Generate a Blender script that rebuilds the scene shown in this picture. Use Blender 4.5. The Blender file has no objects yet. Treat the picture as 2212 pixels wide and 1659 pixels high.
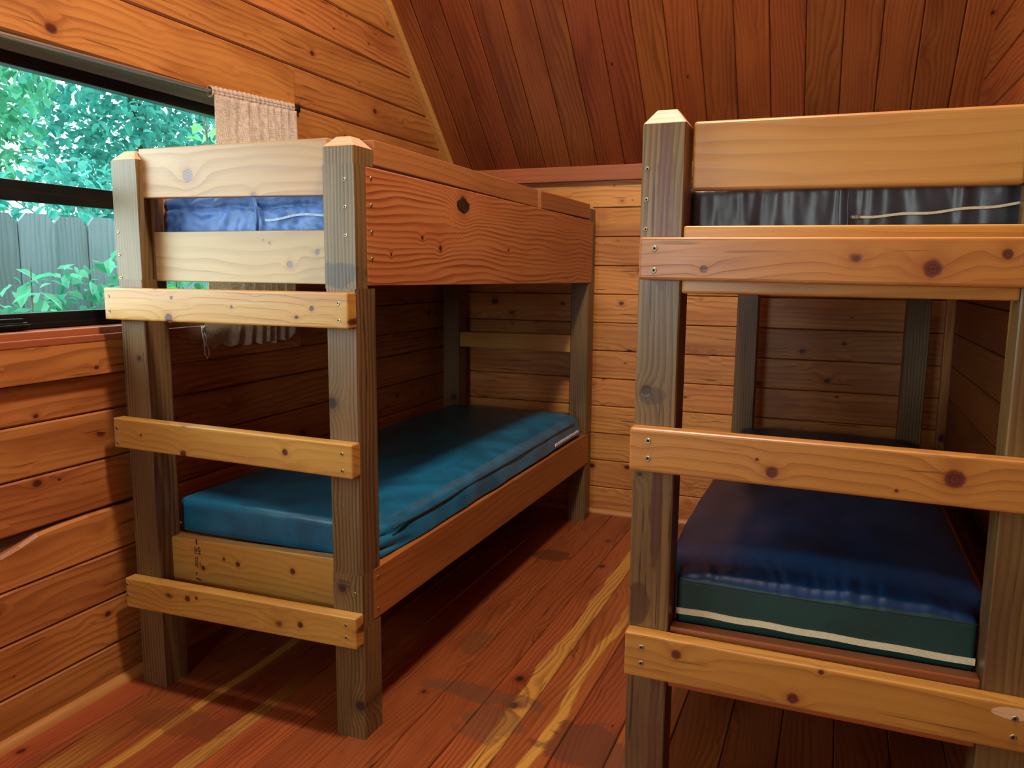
import bpy, bmesh, math, random
from mathutils import Vector, Matrix, noise
random.seed(7)
C = bpy.context.scene.collection
S = bpy.context.scene

# ------------------------------------------------------------------ helpers
def lin(c):
    return tuple((v/255/12.92 if v/255 <= .04045 else ((v/255+.055)/1.055)**2.4) for v in c) + (1.0,)

def smooth(a, b, x):
    t = max(0, min(1, (x-a)/(b-a))); return t*t*(3-2*t)

class MB:
    """collects shapes and links them as ONE mesh object"""
    def __init__(self): self.bm = bmesh.new()
    def add(self, verts, faces, mat=0):
        vs = [self.bm.verts.new(v) for v in verts]
        for f in faces:
            try:
                fc = self.bm.faces.new([vs[i] for i in f]); fc.material_index = mat
            except ValueError: pass
        return vs
    def hexa(self, p, bev=0.0, seg=2, mat=0):
        """p: 8 points, bottom ring 0-3 then top ring 4-7"""
        t = bmesh.new()
        vs = [t.verts.new(q) for q in p]
        for f in ((3,2,1,0),(4,5,6,7),(0,1,5,4),(1,2,6,5),(2,3,7,6),(3,0,4,7)):
            t.faces.new([vs[i] for i in f])
        if bev > 0:
            bmesh.ops.bevel(t, geom=list(t.edges), offset=bev, segments=seg, profile=.6, affect='EDGES', clamp_overlap=True)
        self.merge(t, mat)
    def box(self, x0, x1, y0, y1, z0, z1, bev=0.0, seg=2, mat=0):
        self.hexa([(x0,y0,z0),(x1,y0,z0),(x1,y1,z0),(x0,y1,z0),(x0,y0,z1),(x1,y0,z1),(x1,y1,z1),(x0,y1,z1)], bev, seg, mat)
    def merge(self, t, mat=0):
        t.verts.index_update()
        m = [self.bm.verts.new(v.co) for v in t.verts]
        for f in t.faces:
            try:
                nf = self.bm.faces.new([m[v.index] for v in f.verts]); nf.material_index = mat; nf.smooth = f.smooth
            except ValueError: pass
        t.free()
    def tube(self, pts, r, n=8, closed=False, mat=0, cap=True):
        pts = [Vector(p) for p in pts]; N = len(pts); rings = []
        rr = r if isinstance(r, (list, tuple)) else [r]*N
        up = None
        for i, p in enumerate(pts):
            a = pts[(i-1) % N] if (closed or i > 0) else p
            b = pts[(i+1) % N] if (closed or i < N-1) else p
            d = (b-a).normalized()
            if up is None: up = Vector((0,0,1)) if abs(d.z) < .9 else Vector((1,0,0))
            s = d.cross(up).normalized(); up = s.cross(d).normalized()
            rings.append([self.bm.verts.new(p + (s*math.cos(2*math.pi*k/n) + up*math.sin(2*math.pi*k/n))*rr[i]) for k in range(n)])
        for i in range(N if closed else N-1):
            A, B = rings[i], rings[(i+1) % N]
            for k in range(n):
                f = self.bm.faces.new((A[k], A[(k+1) % n], B[(k+1) % n], B[k])); f.smooth = True; f.material_index = mat
        if cap and not closed:
            self.bm.faces.new(rings[0][::-1]).material_index = mat; self.bm.faces.new(rings[-1]).material_index = mat
    def prism(self, sec, axis, lo, hi, mat=0):
        """extrude 2-D section (a,b) along axis; lo/hi numbers or functions of (a,b)"""
        L = []
        for e in (lo, hi):
            for a, b in sec:
                t = e(a, b) if callable(e) else e
                L.append({'x': (t,a,b), 'y': (a,t,b), 'z': (a,b,t)}[axis])
        n = len(sec)
        faces = [tuple(range(n-1,-1,-1)), tuple(range(n, 2*n))] + [(i, (i+1) % n, n+(i+1) % n, n+i) for i in range(n)]
        self.add(L, faces, mat)
    def grid(self, P, mat=0, sm=True):
        R = [[self.bm.verts.new(p) for p in row] for row in P]
        for i in range(len(R)-1):
            for j in range(len(R[0])-1):
                f = self.bm.faces.new((R[i][j], R[i][j+1], R[i+1][j+1], R[i+1][j])); f.smooth = sm; f.material_index = mat
    def build(self, name, mats, parent=None, fixn=True):
        if fixn: bmesh.ops.recalc_face_normals(self.bm, faces=list(self.bm.faces))
        me = bpy.data.meshes.new(name); self.bm.to_mesh(me); self.bm.free()
        for m in (mats if isinstance(mats, (list, tuple)) else [mats]): me.materials.append(m)
        o = bpy.data.objects.new(name, me); C.objects.link(o)
        if parent is not None:
            o.parent = parent; o.matrix_parent_inverse = world_inv(parent)
        return o

def world_inv(p):
    m = Matrix.Identity(4); q = p
    while q is not None:
        m = (q.matrix_parent_inverse @ Matrix.LocRotScale(q.location, q.rotation_euler, q.scale)) @ m; q = q.parent
    return m.inverted()

def tag(o, label=None, cat=None, group=None, kind=None):
    if label: o['label'] = label
    if cat: o['category'] = cat
    if group: o['group'] = group
    if kind: o['kind'] = kind
    return o

def thing(name, label, cat, loc, group=None):
    o = bpy.data.objects.new(name, None); C.objects.link(o); o.location = loc
    o.empty_display_size = .05
    return tag(o, label, cat, group)

# ------------------------------------------------------------------ node helpers
class NT:
    def __init__(self, m): self.t = m.node_tree; self.n = self.t.nodes; self.l = self.t.links
    def new(self, typ, **kw):
        n = self.n.new(typ)
        for k, v in kw.items(): setattr(n, k, v)
        return n
    def put(self, sock, v):
        if hasattr(v, 'is_output'): self.l.new(v, sock)
        else: sock.default_value = v
    def math(self, op, a, b=None, c=None, clamp=False):
        n = self.new('ShaderNodeMath', operation=op, use_clamp=clamp)
        for i, v in enumerate((a, b, c)):
            if v is not None: self.put(n.inputs[i], v)
        return n.outputs[0]
    def vec(self, a, b, c):
        n = self.new('ShaderNodeCombineXYZ')
        for i, v in enumerate((a, b, c)): self.put(n.inputs[i], v)
        return n.outputs[0]
    def noise(self, v, scale=1.0, detail=2.0, rough=.5):
        n = self.new('ShaderNodeTexNoise'); self.put(n.inputs['Vector'], v)
        n.inputs['Scale'].default_value = scale; n.inputs['Detail'].default_value = detail; n.inputs['Roughness'].default_value = rough
        return n.outputs[0]
    def ss(self, x, a, b):
        n = self.new('ShaderNodeMapRange', interpolation_type='SMOOTHSTEP'); self.put(n.inputs[0], x)
        n.inputs[1].default_value = a; n.inputs[2].default_value = b
        return n.outputs[0]
    def mix(self, f, a, b, mode='MIX'):
        n = self.new('ShaderNodeMix', data_type='RGBA', blend_type=mode); self.put(n.inputs[0], f)
        self.put(n.inputs[6], a); self.put(n.inputs[7], b)
        return n.outputs[2]

def new_mat(name):
    m = bpy.data.materials.new(name); m.use_nodes = True
    m.node_tree.nodes.clear(); T = NT(m)
    out = T.new('ShaderNodeOutputMaterial'); bs = T.new('ShaderNodeBsdfPrincipled')
    T.l.new(bs.outputs[0], out.inputs[0])
    return m, T, bs, out

WOODS = {
 #          light           dark rings      knot            freq amp  line fibre var  knotk rough sap
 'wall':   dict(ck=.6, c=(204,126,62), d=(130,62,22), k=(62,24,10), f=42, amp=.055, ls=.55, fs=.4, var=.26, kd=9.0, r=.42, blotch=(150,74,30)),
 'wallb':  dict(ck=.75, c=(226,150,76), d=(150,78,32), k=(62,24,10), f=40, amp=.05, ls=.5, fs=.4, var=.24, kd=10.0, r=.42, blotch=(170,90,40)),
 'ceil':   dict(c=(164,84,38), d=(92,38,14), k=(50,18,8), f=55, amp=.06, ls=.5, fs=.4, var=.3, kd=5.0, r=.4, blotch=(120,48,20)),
 'floor':  dict(ck=.6, c=(172,84,44), d=(104,38,16), k=(50,20,10), f=60, amp=.06, ls=.55, fs=.4, var=.5, kd=7.0, r=.36, blotch=(128,54,26), sap=(214,146,66)),
 'post':   dict(ck=.5, c=(136,102,62), d=(68,46,26), k=(44,28,26), f=95, amp=.02, ls=.75, fs=.7, var=.2, kd=3.5, r=.42, blotch=(100,72,46)),
 'post2':  dict(ck=.7, c=(144,110,62), d=(78,52,26), k=(50,26,22), f=80, amp=.03, ls=.6, fs=.9, var=.2, kd=3.0, r=.36, blotch=(98,58,44)),
 'board':  dict(c=(196,152,102), d=(160,110,62), k=(104,78,80), f=36, amp=.06, ls=.6, fs=.3, var=.06, kd=3.0, r=.38, blotch=(196,150,96)),
 'rung':   dict(c=(214,158,74), d=(160,104,42), k=(70,34,20), f=50, amp=.04, ls=.4, fs=.35, var=.12, kd=8.0, r=.36, blotch=(190,120,54)),
 'rung2':  dict(ck=.5, c=(212,142,64), d=(150,84,34), k=(78,34,20), f=46, amp=.04, ls=.4, fs=.35, var=.1, kd=6.5, r=.34, blotch=(160,88,38)),
 'panel':  dict(c=(208,132,72), d=(136,66,28), k=(40,16,8), f=62, amp=.045, ls=.85, fs=.25, var=.05, kd=2.0, r=.42, blotch=(188,104,52)),
 'guard':  dict(c=(186,116,64), d=(140,78,38), k=(60,28,14), f=50, amp=.03, ls=.3, fs=.4, var=.1, kd=4.0, r=.42, blotch=(160,90,48)),
 'rail':   dict(c=(190,108,54), d=(138,66,28), k=(60,26,14), f=40, amp=.03, ls=.4, fs=.3, var=.1, kd=5.0, r=.4, blotch=(164,84,38)),
 'gold':   dict(c=(206,150,76), d=(160,106,48), k=(70,40,20), f=30, amp=.06, ls=.4, fs=.35, var=.06, kd=1.5, r=.34, blotch=(178,118,58)),
 'endgr':  dict(c=(226,178,140), d=(190,132,96), k=(130,80,60), f=70, amp=.05, ls=.5, fs=.2, var=.1, kd=1.0, r=.5, blotch=(210,160,120)),
 'trim':   dict(c=(178,92,54), d=(140,62,32), k=(70,26,14), f=40, amp=.02, ls=.3, fs=.4, var=.1, kd=4.0, r=.4, blotch=(160,78,42)),
 'round':  dict(c=(212,142,74), d=(170,98,44), k=(90,44,20), f=40, amp=.02, ls=.3, fs=.3, var=.1, kd=1.5, r=.4, blotch=(190,116,56)),
 'dark':   dict(c=(92,52,28), d=(48,24,12), k=(30,14,8), f=40, amp=.03, ls=.5, fs=.6, var=.2, kd=1.0, r=.7, blotch=(60,32,18)),
 'jamb':   dict(c=(150,150,128), d=(118,112,92), k=(90,80,60), f=40, amp=.02, ls=.2, fs=.4, var=.1, kd=1.0, r=.6, blotch=(130,120,96)),
 'fence':  dict(c=(138,152,162), d=(92,104,112), k=(60,60,60), f=60, amp=.03, ls=.5, fs=.7, var=.25, kd=2.0, r=.8, blotch=(120,130,128)),
}
_W = {}
SAP = ((.376,.4315,-3,2.6),(.500,.566,-3,1.2),(-.60,-.5035,-3,-.15),(-.46,-.371,-1,.9),(-.29,-.237,-3,.3))
def wood(kind, axis, knots=(), stains=()):
    """knots: (along, a, radius) in metres; a is the first of the two cross axes"""
    key = (kind, axis, tuple(knots), tuple(stains))
    if key in _W: return _W[key]
    p = WOODS[kind]
    m, T, bs, out = new_mat('wood_%s_%s' % (kind, axis))
    tc = T.new('ShaderNodeTexCoord').outputs['Object']
    sp = T.new('ShaderNodeSeparateXYZ'); T.l.new(tc, sp.inputs[0])
    X, Y, Z = sp.outputs
    L0, A0, B0 = {'x': (X, Z, Y), 'y': (Y, Z, X), 'yx': (Y, X, Z), 'z': (Z, X, Y)}[axis]
    isl = T.new('ShaderNodeNewGeometry').outputs['Random Per Island']
    orn = T.new('ShaderNodeObjectInfo').outputs['Random']
    rnd = T.math('FRACT', T.math('ADD', T.math('MULTIPLY', isl, 7.31), T.math('MULTIPLY', orn, 3.77)))
    rnd2 = T.math('FRACT', T.math('MULTIPLY', rnd, 17.13))
    L = T.math('ADD', L0, T.math('MULTIPLY', rnd, 37.0))
    A = T.math('ADD', A0, T.math('MULTIPLY', rnd, 11.3))
    B = T.math('ADD', B0, T.math('MULTIPLY', rnd2, 5.7))
    # knots
    kd = p['kd']
    v = T.new('ShaderNodeTexVoronoi', feature='F1')
    T.put(v.inputs['Vector'], T.vec(T.math('MULTIPLY', L, kd), T.math('MULTIPLY', A, kd*1.35), T.math('MULTIPLY', B, kd*.3)))
    v.inputs['Scale'].default_value = 1.0
    vc = T.new('ShaderNodeSeparateColor'); T.l.new(v.outputs['Color'], vc.inputs[0])
    kr = T.math('MULTIPLY', T.math('ADD', T.math('MULTIPLY', T.math('POWER', vc.outputs[0], 2.2), .019), .0038), T.ss(vc.outputs[1], .27, .28))
    wob = T.math('ADD', T.math('MULTIPLY', T.noise(T.vec(L, A, B), 70, 2), .4), .8)
    dn = T.math('DIVIDE', T.math('MULTIPLY', T.math('DIVIDE', v.outputs['Distance'], kd), wob), T.math('MAXIMUM', kr, .0006))
    bump = T.math('MULTIPLY', T.math('EXPONENT', T.math('MULTIPLY', T.math('POWER', T.math('DIVIDE', dn, 2.6), 2.0), -1.0)), T.math('MULTIPLY', kr, 1.5))
    for (kl, ka, r) in knots:
        dl = T.math('SUBTRACT', L0, kl); da = T.math('SUBTRACT', A0, ka)
        e = T.math('SQRT', T.math('ADD', T.math('MULTIPLY', dl, dl), T.math('MULTIPLY', da, da)))
        d2 = T.math('DIVIDE', T.math('MULTIPLY', e, wob), r)
        bump = T.math('ADD', bump, T.math('MULTIPLY', T.math('EXPONENT', T.math('MULTIPLY', T.math('POWER', T.math('DIVIDE', d2, 2.6), 2.0), -1.0)), r*1.6))
        dn = T.math('MINIMUM', dn, d2)
    # grain
    n1 = T.math('SUBTRACT', T.noise(T.vec(T.math('MULTIPLY', L, 1.1), T.math('MULTIPLY', A, 4.5), T.math('MULTIPLY', B, 4.5)), 1, 2.5), .5)
    h = T.math('ADD', T.math('ADD', A, T.math('MULTIPLY', B, .55)), T.math('ADD', T.math('MULTIPLY', n1, p['amp']*3), bump))
    n2 = T.noise(T.vec(T.math('MULTIPLY', L, 3.0), T.math('MULTIPLY', A, 40), T.math('MULTIPLY', B, 40)), 1, 2)
    fr = T.math('FRACT', T.math('ADD', T.math('MULTIPLY', h, p['f']), T.math('MULTIPLY', n2, .25)))
    line = T.math('MULTIPLY', T.ss(fr, .25, .88), T.math('SUBTRACT', 1.0, T.ss(fr, .9, 1.0)))
    mod = T.ss(T.noise(T.vec(T.math('MULTIPLY', L, 1.3), T.math('MULTIPLY', A, 14), T.math('MULTIPLY', B, 14)), 1, 2), .3, .62)
    line = T.math('MULTIPLY', line, T.math('ADD', T.math('MULTIPLY', mod, .75), .25))
    fib = T.noise(T.vec(T.math('MULTIPLY', L, 5), T.math('MULTIPLY', A, 330), T.math('MULTIPLY', B, 330)), 1, 3, .6)
    blo = T.ss(T.noise(T.vec(T.math('MULTIPLY', L, 2.2), T.math('MULTIPLY', A, 9), T.math('MULTIPLY', B, 9)), 1, 3), .42, .72)
    col = T.mix(T.math('MULTIPLY', blo, .6), lin(p['c']), lin(p['blotch']))
    if 'sap' in p:      # pale sapwood streaks: (x0, x1, y0, y1) on the floor boards
        Xs = T.math('SUBTRACT', X, T.math('MULTIPLY', Y, math.tan(math.radians(.8))))
        for k, (sx0, sx1, sy0, sy1) in enumerate(SAP):
            wg = T.math('MULTIPLY', T.math('SUBTRACT', T.noise(T.vec(T.math('MULTIPLY', Y, 2.6), k*3.7, 0.0), 1, 3), .5), .085)
            e0 = T.math('SUBTRACT', T.math('ADD', Xs, wg), sx0)
            mk = T.math('MULTIPLY', T.math('MULTIPLY', T.ss(e0, -.003, .004), T.math('SUBTRACT', 1.0, T.ss(Xs, sx1, sx1+.002))),
                        T.math('MULTIPLY', T.ss(Y, sy0, sy0+.3), T.math('SUBTRACT', 1.0, T.ss(Y, sy1-.4, sy1))))
            if k in (1, 3): mk = T.math('MULTIPLY', mk, T.math('SUBTRACT', 1.0, T.ss(e0, .026, .036)))
            col = T.mix(mk, col, lin(p['sap']))
    col = T.mix(T.math('ADD', T.math('MULTIPLY', line, p['ls']), T.math('MULTIPLY', T.math('SUBTRACT', fib, .5), p['fs']), clamp=True), col, lin(p['d']))
    if 'ck' in p:       # fine drying cracks along the grain
        ckn = T.noise(T.vec(T.math('MULTIPLY', L, 4.0), T.math('MULTIPLY', A, 85), T.math('MULTIPLY', B, 20)), 1, 1)
        col = T.mix(T.math('MULTIPLY', T.ss(ckn, .70, .75), p['ck']), col, lin(p['k']))
    hv = T.new('ShaderNodeHueSaturation'); T.l.new(col, hv.inputs['Color'])
    T.put(hv.inputs['Value'], T.math('MULTIPLY', .74, T.math('ADD', 1-p['var']*.55, T.math('MULTIPLY', rnd2, p['var']))))
    T.put(hv.inputs['Hue'], T.math('ADD', .5-.003, T.math('MULTIPLY', rnd, .012)))
    col = hv.outputs[0]
    halo = T.math('MULTIPLY', T.math('SUBTRACT', 1.0, T.ss(dn, .9, 2.4)), .45)
    col = T.mix(halo, col, lin(p['d']))
    core = T.math('SUBTRACT', 1.0, T.ss(dn, .6, 1.15))
    kc = T.mix(T.ss(T.math('FRACT', T.math('MULTIPLY', dn, 3.0)), .3, .9), lin(p['k']), lin(tuple(min(255, int(q*1.35)) for q in p['k'])))
    col = T.mix(core, col, kc)
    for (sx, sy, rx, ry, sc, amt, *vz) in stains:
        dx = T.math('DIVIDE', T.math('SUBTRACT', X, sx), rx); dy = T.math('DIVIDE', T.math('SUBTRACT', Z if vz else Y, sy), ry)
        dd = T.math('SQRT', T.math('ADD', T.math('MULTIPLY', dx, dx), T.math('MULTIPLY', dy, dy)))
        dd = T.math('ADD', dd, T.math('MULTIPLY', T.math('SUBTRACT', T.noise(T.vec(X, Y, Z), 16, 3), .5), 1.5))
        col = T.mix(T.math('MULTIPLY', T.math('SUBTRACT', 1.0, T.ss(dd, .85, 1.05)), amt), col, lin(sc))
    T.l.new(col, bs.inputs['Base Color'])
    T.put(bs.inputs['Roughness'], T.math('ADD', p['r']-.06, T.math('MULTIPLY', fib, .16)))
    bs.inputs['Specular IOR Level'].default_value = .45
    bp = T.new('ShaderNodeBump'); bp.inputs['Strength'].default_value = .3; bp.inputs['Distance'].default_value = .002
    T.put(bp.inputs['Height'], T.math('ADD', T.math('MULTIPLY', line, -.35), T.math('ADD', T.math('MULTIPLY', fib, .3), T.math('MULTIPLY', core, -.6))))
    T.l.new(bp.outputs[0], bs.inputs['Normal'])
    _W[key] = m
    return m

def plain(name, c, rough=.5, metal=0.0, spec=.5, nscale=0, namt=.15, bump=0.0, bscale=60, coat=0.0, sheen=0.0):
    m, T, bs, out = new_mat(name)
    bs.inputs['Roughness'].default_value = rough; bs.inputs['Metallic'].default_value = metal
    bs.inputs['Specular IOR Level'].default_value = spec; bs.inputs['Coat Weight'].default_value = coat
    bs.inputs['Sheen Weight'].default_value = sheen
    tc = T.new('ShaderNodeTexCoord').outputs['Object']
    if nscale:
        f = T.noise(tc, nscale, 3)
        col = T.mix(T.ss(f, .3, .7), lin(tuple(q*(1-namt) for q in c)), lin(tuple(min(255, q*(1+namt)) for q in c)))
        T.l.new(col, bs.inputs['Base Color'])
    else: bs.inputs['Base Color'].default_value = lin(c)
    if bump:
        bp = T.new('ShaderNodeBump'); bp.inputs['Strength'].default_value = bump; bp.inputs['Distance'].default_value = .003
        T.put(bp.inputs['Height'], T.noise(tc, bscale, 3)); T.l.new(bp.outputs[0], bs.inputs['Normal'])
    return m

M = {}
M['vinyl'] = plain('teal_vinyl', (22,92,122), .36, spec=.6, nscale=9, namt=.12, bump=.18, bscale=14)
M['vinyl_navy'] = plain('navy_vinyl', (8,48,88), .4, spec=.4, nscale=8, namt=.12, bump=.2, bscale=12)
M['vinyl_green'] = plain('dark_green_vinyl', (18,58,54), .5, nscale=8, namt=.1, bump=.1)
M['nylon'] = plain('blue_nylon', (50,92,158), .5, nscale=30, namt=.1, bump=.3, bscale=45, sheen=.2)
M['slate'] = plain('slate_nylon', (58,60,68), .36, nscale=20, namt=.12, bump=.25, bscale=40, sheen=.2)
M['seam'] = plain('dark_thread', (14,34,48), .7)
M['zip'] = plain('cream_zipper_tape', (236,220,180), .6, nscale=260, namt=.04)
M['zipw'] = plain('white_zipper_tape', (240,236,226), .6, nscale=200, namt=.06)
M['zipb'] = plain('grey_blue_zipper_tape', (140,160,186), .5, nscale=200, namt=.1)
M['steel'] = plain('screw_steel', (150,138,112), .42, metal=.8)
M['hole'] = plain('dark_recess', (16,10,6), .8)
M['frame'] = plain('dark_bronze_aluminium', (24,24,26), .32, metal=.55, nscale=30, namt=.1)
M['rod'] = plain('brushed_rod_metal', (190,190,182), .28, metal=.9)
M['ink'] = plain('black_stamp_ink', (30,18,12), .7)
M['inkf'] = plain('faded_stamp_ink', (66,50,46), .7)
M['cord'] = plain('white_cotton_cord', (214,220,216), .8, nscale=300, namt=.1)
M['soil'] = plain('yard_soil', (84,84,58), .9, nscale=6, namt=.3)
M['bark'] = plain('tree_bark', (92,82,66), .9, nscale=30, namt=.3, bump=.5)

def leaf_mat(name, c, c2, tr=.5):
    m, T, bs, out = new_mat(name)
    isl = T.new('ShaderNodeNewGeometry').outputs['Random Per Island']
    col = T.mix(isl, lin(c), lin(c2))
    T.l.new(col, bs.inputs['Base Color']); bs.inputs['Roughness'].default_value = .5
    tl = T.new('ShaderNodeBsdfTranslucent'); T.l.new(col, tl.inputs[0])
    mx = T.new('ShaderNodeMixShader'); mx.inputs[0].default_value = tr
    T.l.new(bs.outputs[0], mx.inputs[1]); T.l.new(tl.outputs[0], mx.inputs[2]); T.l.new(mx.outputs[0], out.inputs[0])
    return m
M['leaf'] = leaf_mat('mint_green_leaf', (62,150,118), (125,210,172), .6)
M['leaf2'] = leaf_mat('teal_leaf', (50,138,132), (105,200,186), .6)
M['leaf3'] = leaf_mat('fresh_green_leaf', (110,205,90), (160,235,170), .6)

def glass_mat():
    m, T, bs, out = new_mat('window_glass')
    tr = T.new('ShaderNodeBsdfTransparent'); tr.inputs[0].default_value = (.9, .985, .965, 1)
    gl = T.new('ShaderNodeBsdfGlossy'); gl.inputs['Roughness'].default_value = .02
    fr = T.new('ShaderNodeFresnel'); fr.inputs[0].default_value = 1.35
    mx = T.new('ShaderNodeMixShader'); geo = T.new('ShaderNodeNewGeometry')
    T.put(mx.inputs[0], T.math('MULTIPLY', fr.outputs[0], T.math('SUBTRACT', 1.0, geo.outputs['Backfacing'])))
    T.l.new(tr.outputs[0], mx.inputs[1]); T.l.new(gl.outputs[0], mx.inputs[2]); T.l.new(mx.outputs[0], out.inputs[0])
    return m
M['glass'] = glass_mat()

def linen_mat():
    m, T, bs, out = new_mat('beige_linen')
    tc = T.new('ShaderNodeTexCoord').outputs['Object']
    sp = T.new('ShaderNodeSeparateXYZ'); T.l.new(tc, sp.inputs[0])
    w1 = T.noise(T.vec(T.math('MULTIPLY', sp.outputs[1], 420), T.math('MULTIPLY', sp.outputs[2], 40), 0.0), 1, 2)
    w2 = T.noise(T.vec(T.math('MULTIPLY', sp.outputs[1], 40), T.math('MULTIPLY', sp.outputs[2], 420), 3.0), 1, 2)
    f = T.ss(T.math('ADD', w1, w2), .75, 1.25)
    col = T.mix(f, lin((196,172,146)), lin((236,218,196)))
    T.l.new(col, bs.inputs['Base Color']); bs.inputs['Roughness'].default_value = .9
    tl = T.new('ShaderNodeBsdfTranslucent'); T.l.new(col, tl.inputs[0])
    mx = T.new('ShaderNodeMixShader'); mx.inputs[0].default_value = .45
    T.l.new(bs.outputs[0], mx.inputs[1]); T.l.new(tl.outputs[0], mx.inputs[2]); T.l.new(mx.outputs[0], out.inputs[0])
    return m
M['linen'] = linen_mat()

# ------------------------------------------------------------------ camera
cam = bpy.data.cameras.new('camera'); co = bpy.data.objects.new('camera', cam); C.objects.link(co)
cam.sensor_width = 36; cam.lens = 36*1694.36/2212; cam.clip_start = .02
yw, pt, rl = map(math.radians, (21.864, -8.2113, .4302))
fw = Vector((-math.sin(yw)*math.cos(pt), math.cos(yw)*math.cos(pt), math.sin(pt)))
rt = Vector((math.cos(yw), math.sin(yw), 0)); up = rt.cross(fw)
r2 = math.cos(rl)*rt + math.sin(rl)*up; u2 = -math.sin(rl)*rt + math.cos(rl)*up
co.matrix_world = Matrix(((r2.x,u2.x,-fw.x,1.1599),(r2.y,u2.y,-fw.y,-1.6442),(r2.z,u2.z,-fw.z,1.237),(0,0,0,1)))
S.camera = co

# ------------------------------------------------------------------ the room
XL, XU, XR, YB, YF = -.755, -.728, 1.66, 2.174, -3.0
roofz = lambda y: 1.748 + min(2.174-y, y+3.0)
def plank_sec(f, b, z0, z1, c=.005, g=.0015):
    """cross-section of a chamfered plank: f front, b back (a axis), z0..z1 (b axis)"""
    s = 1 if f > b else -1
    return [(b, z0+g), (f-s*c, z0+g), (f, z0+g+c), (f, z1-g-c), (f-s*c, z1-g), (b, z1-g)]

# left wall: planks, window opening y -1.70..0.80, z 1.06..1.80
WY0, WY1, WZ0, WZ1 = -1.70, .80, 1.06, 1.804
w = MB()
zs = [-.015+.141*k for k in range(8)]; zs[0] = 0.0
def lim(z): return z - 4.748, 3.922 - z          # y where the roof slopes cut height z
for k in range(6):
    if k == 3: continue
    w.prism(plank_sec(XL, XL-.022, zs[k], zs[k+1]), 'y', YF, YB)
# the plank with the waned upper edge
ys = [YF, -1.2, -.7, -.5, -.40, -.352, -.30, -.25, -.17, -.081, 0, .05, .2, .6, 1.2, YB]
tp = [.512, .520, .505, .500, .500, .507, .519, .536, .541, .544, .541, .536, .545, .547, .547, .547]
secs = []
for y, t in zip(ys, tp):
    secs.append([(XL-.022, y, zs[3]+.0015), (XL-.005, y, zs[3]+.0015), (XL, y, zs[3]+.0065), (XL, y, t-.008), (XL-.009, y, t), (XL-.022, y, t)])
V = [p for s in secs for p in s]; F = [tuple(range(5,-1,-1)), tuple(range(6*(len(ys)-1), 6*len(ys)))]
for i in range(len(ys)-1):
    for j in range(6): F.append((6*i+j, 6*i+(j+1) % 6, 6*i+6+(j+1) % 6, 6*i+6+j))
w.add(V, F)
# planks right of the window and above it
w.prism(plank_sec(XL, XL-.022, .831, .94), 'y', YF, YB)
for a, b in ((.94,1.075),(1.075,1.216),(1.216,1.357),(1.357,1.498),(1.498,1.639),(1.639,1.70)):
    w.prism(plank_sec(XU, XU-.03, a, b), 'y', .862, YB)
w.prism(plank_sec(XU, XU-.03, 1.70, 1.840), 'y', .874, YB)
w.prism(plank_sec(XU, XU-.03, WZ1, 1.98), 'y', YF, .870)
w.prism(plank_sec(XU, XU-.03, 1.840, 1.98), 'y', .874, lambda a, b: min(YB, lim(b)[1]))
z = 1.98
while z < 4.3:
    z1 = z + (.15 if z < 2.0 else .143)
    w.prism(plank_sec(XU, XU-.03, z, min(z1, 4.31)), 'y', lambda a, b: max(YF, lim(b)[0]), lambda a, b: min(YB, lim(b)[1]))
    z = z1
wl = w.build('wall_left', wood('wall', 'y')); tag(wl, kind='structure')
# solid core behind the planks (dark gaps), with the window hole
w = MB(); b0, b1 = XL-.12, XL-.02
w.box(b0, b1, YF-.1, YB+.1, -.1, WZ0-.03); w.box(b0, b1, YF-.1, WY0, WZ0-.03, 1.75); w.box(b0, b1, WY1, YB+.02, WZ0-.03, 1.75); w.box(b0, b1, WY1, 2.1, 1.75, WZ1); w.box(b0, b1, -2.93, WY0, 1.75, WZ1)
w.prism([(-2.96, WZ1), (2.135, WZ1), (-.413, 4.37)], 'x', b0, b1)
o = w.build('wall_left_core', wood('dark', 'y')); tag(o, kind='structure')

# back wall
w = MB()
for k in range(12):
    z0 = max(0, -.004+.141*k); z1 = -.004+.141*(k+1)
    if k == 11: z1 = 1.70
    w.prism(plank_sec(YB, YB+.022, z0, z1, .004), 'x', XL-.02, XR+.02)
o = w.build('wall_back', wood('wallb', 'x')); tag(o, kind='structure')
w = MB(); w.box(XL-.12, XR+.12, YB+.02, YB+.12, -.1, 1.80)
o = w.build('wall_back_core', wood('dark', 'x')); tag(o, kind='structure')
# right wall
w = MB(); z = 0.0
while z < 4.3:
    z1 = z+.141
    w.prism(plank_sec(XR, XR+.022, z, min(z1, 4.31), .004), 'y', lambda a, b: max(YF, lim(b)[0]), lambda a, b: min(YB, lim(b)[1])); z = z1
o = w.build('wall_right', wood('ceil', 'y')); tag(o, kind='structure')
w = MB(); w.prism([(YF-.1, -.1), (YB+.1, -.1), (YB+.1, 1.70), (-.413, 4.40), (YF-.1, 1.70)], 'x', XR+.02, XR+.12)
o = w.build('wall_right_core', wood('dark', 'y')); tag(o, kind='structure')
# front wall behind the viewpoint, with its own window
w = MB(); f0, f1 = YF-.1, YF
GX0, GX1, GZ0, GZ1 = -.05, .50, 1.05, 1.65
w.box(XL-.12, XR+.12, f0, f1, -.1, GZ0); w.box(XL-.12, GX0, f0, f1, GZ0, GZ1); w.box(GX1, XR+.12, f0, f1, GZ0, GZ1); w.box(XL-.12, XR+.12, f0, f1, GZ1, 1.80)
o = w.build('wall_front', wood('wallb', 'x')); tag(o, kind='structure')

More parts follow.
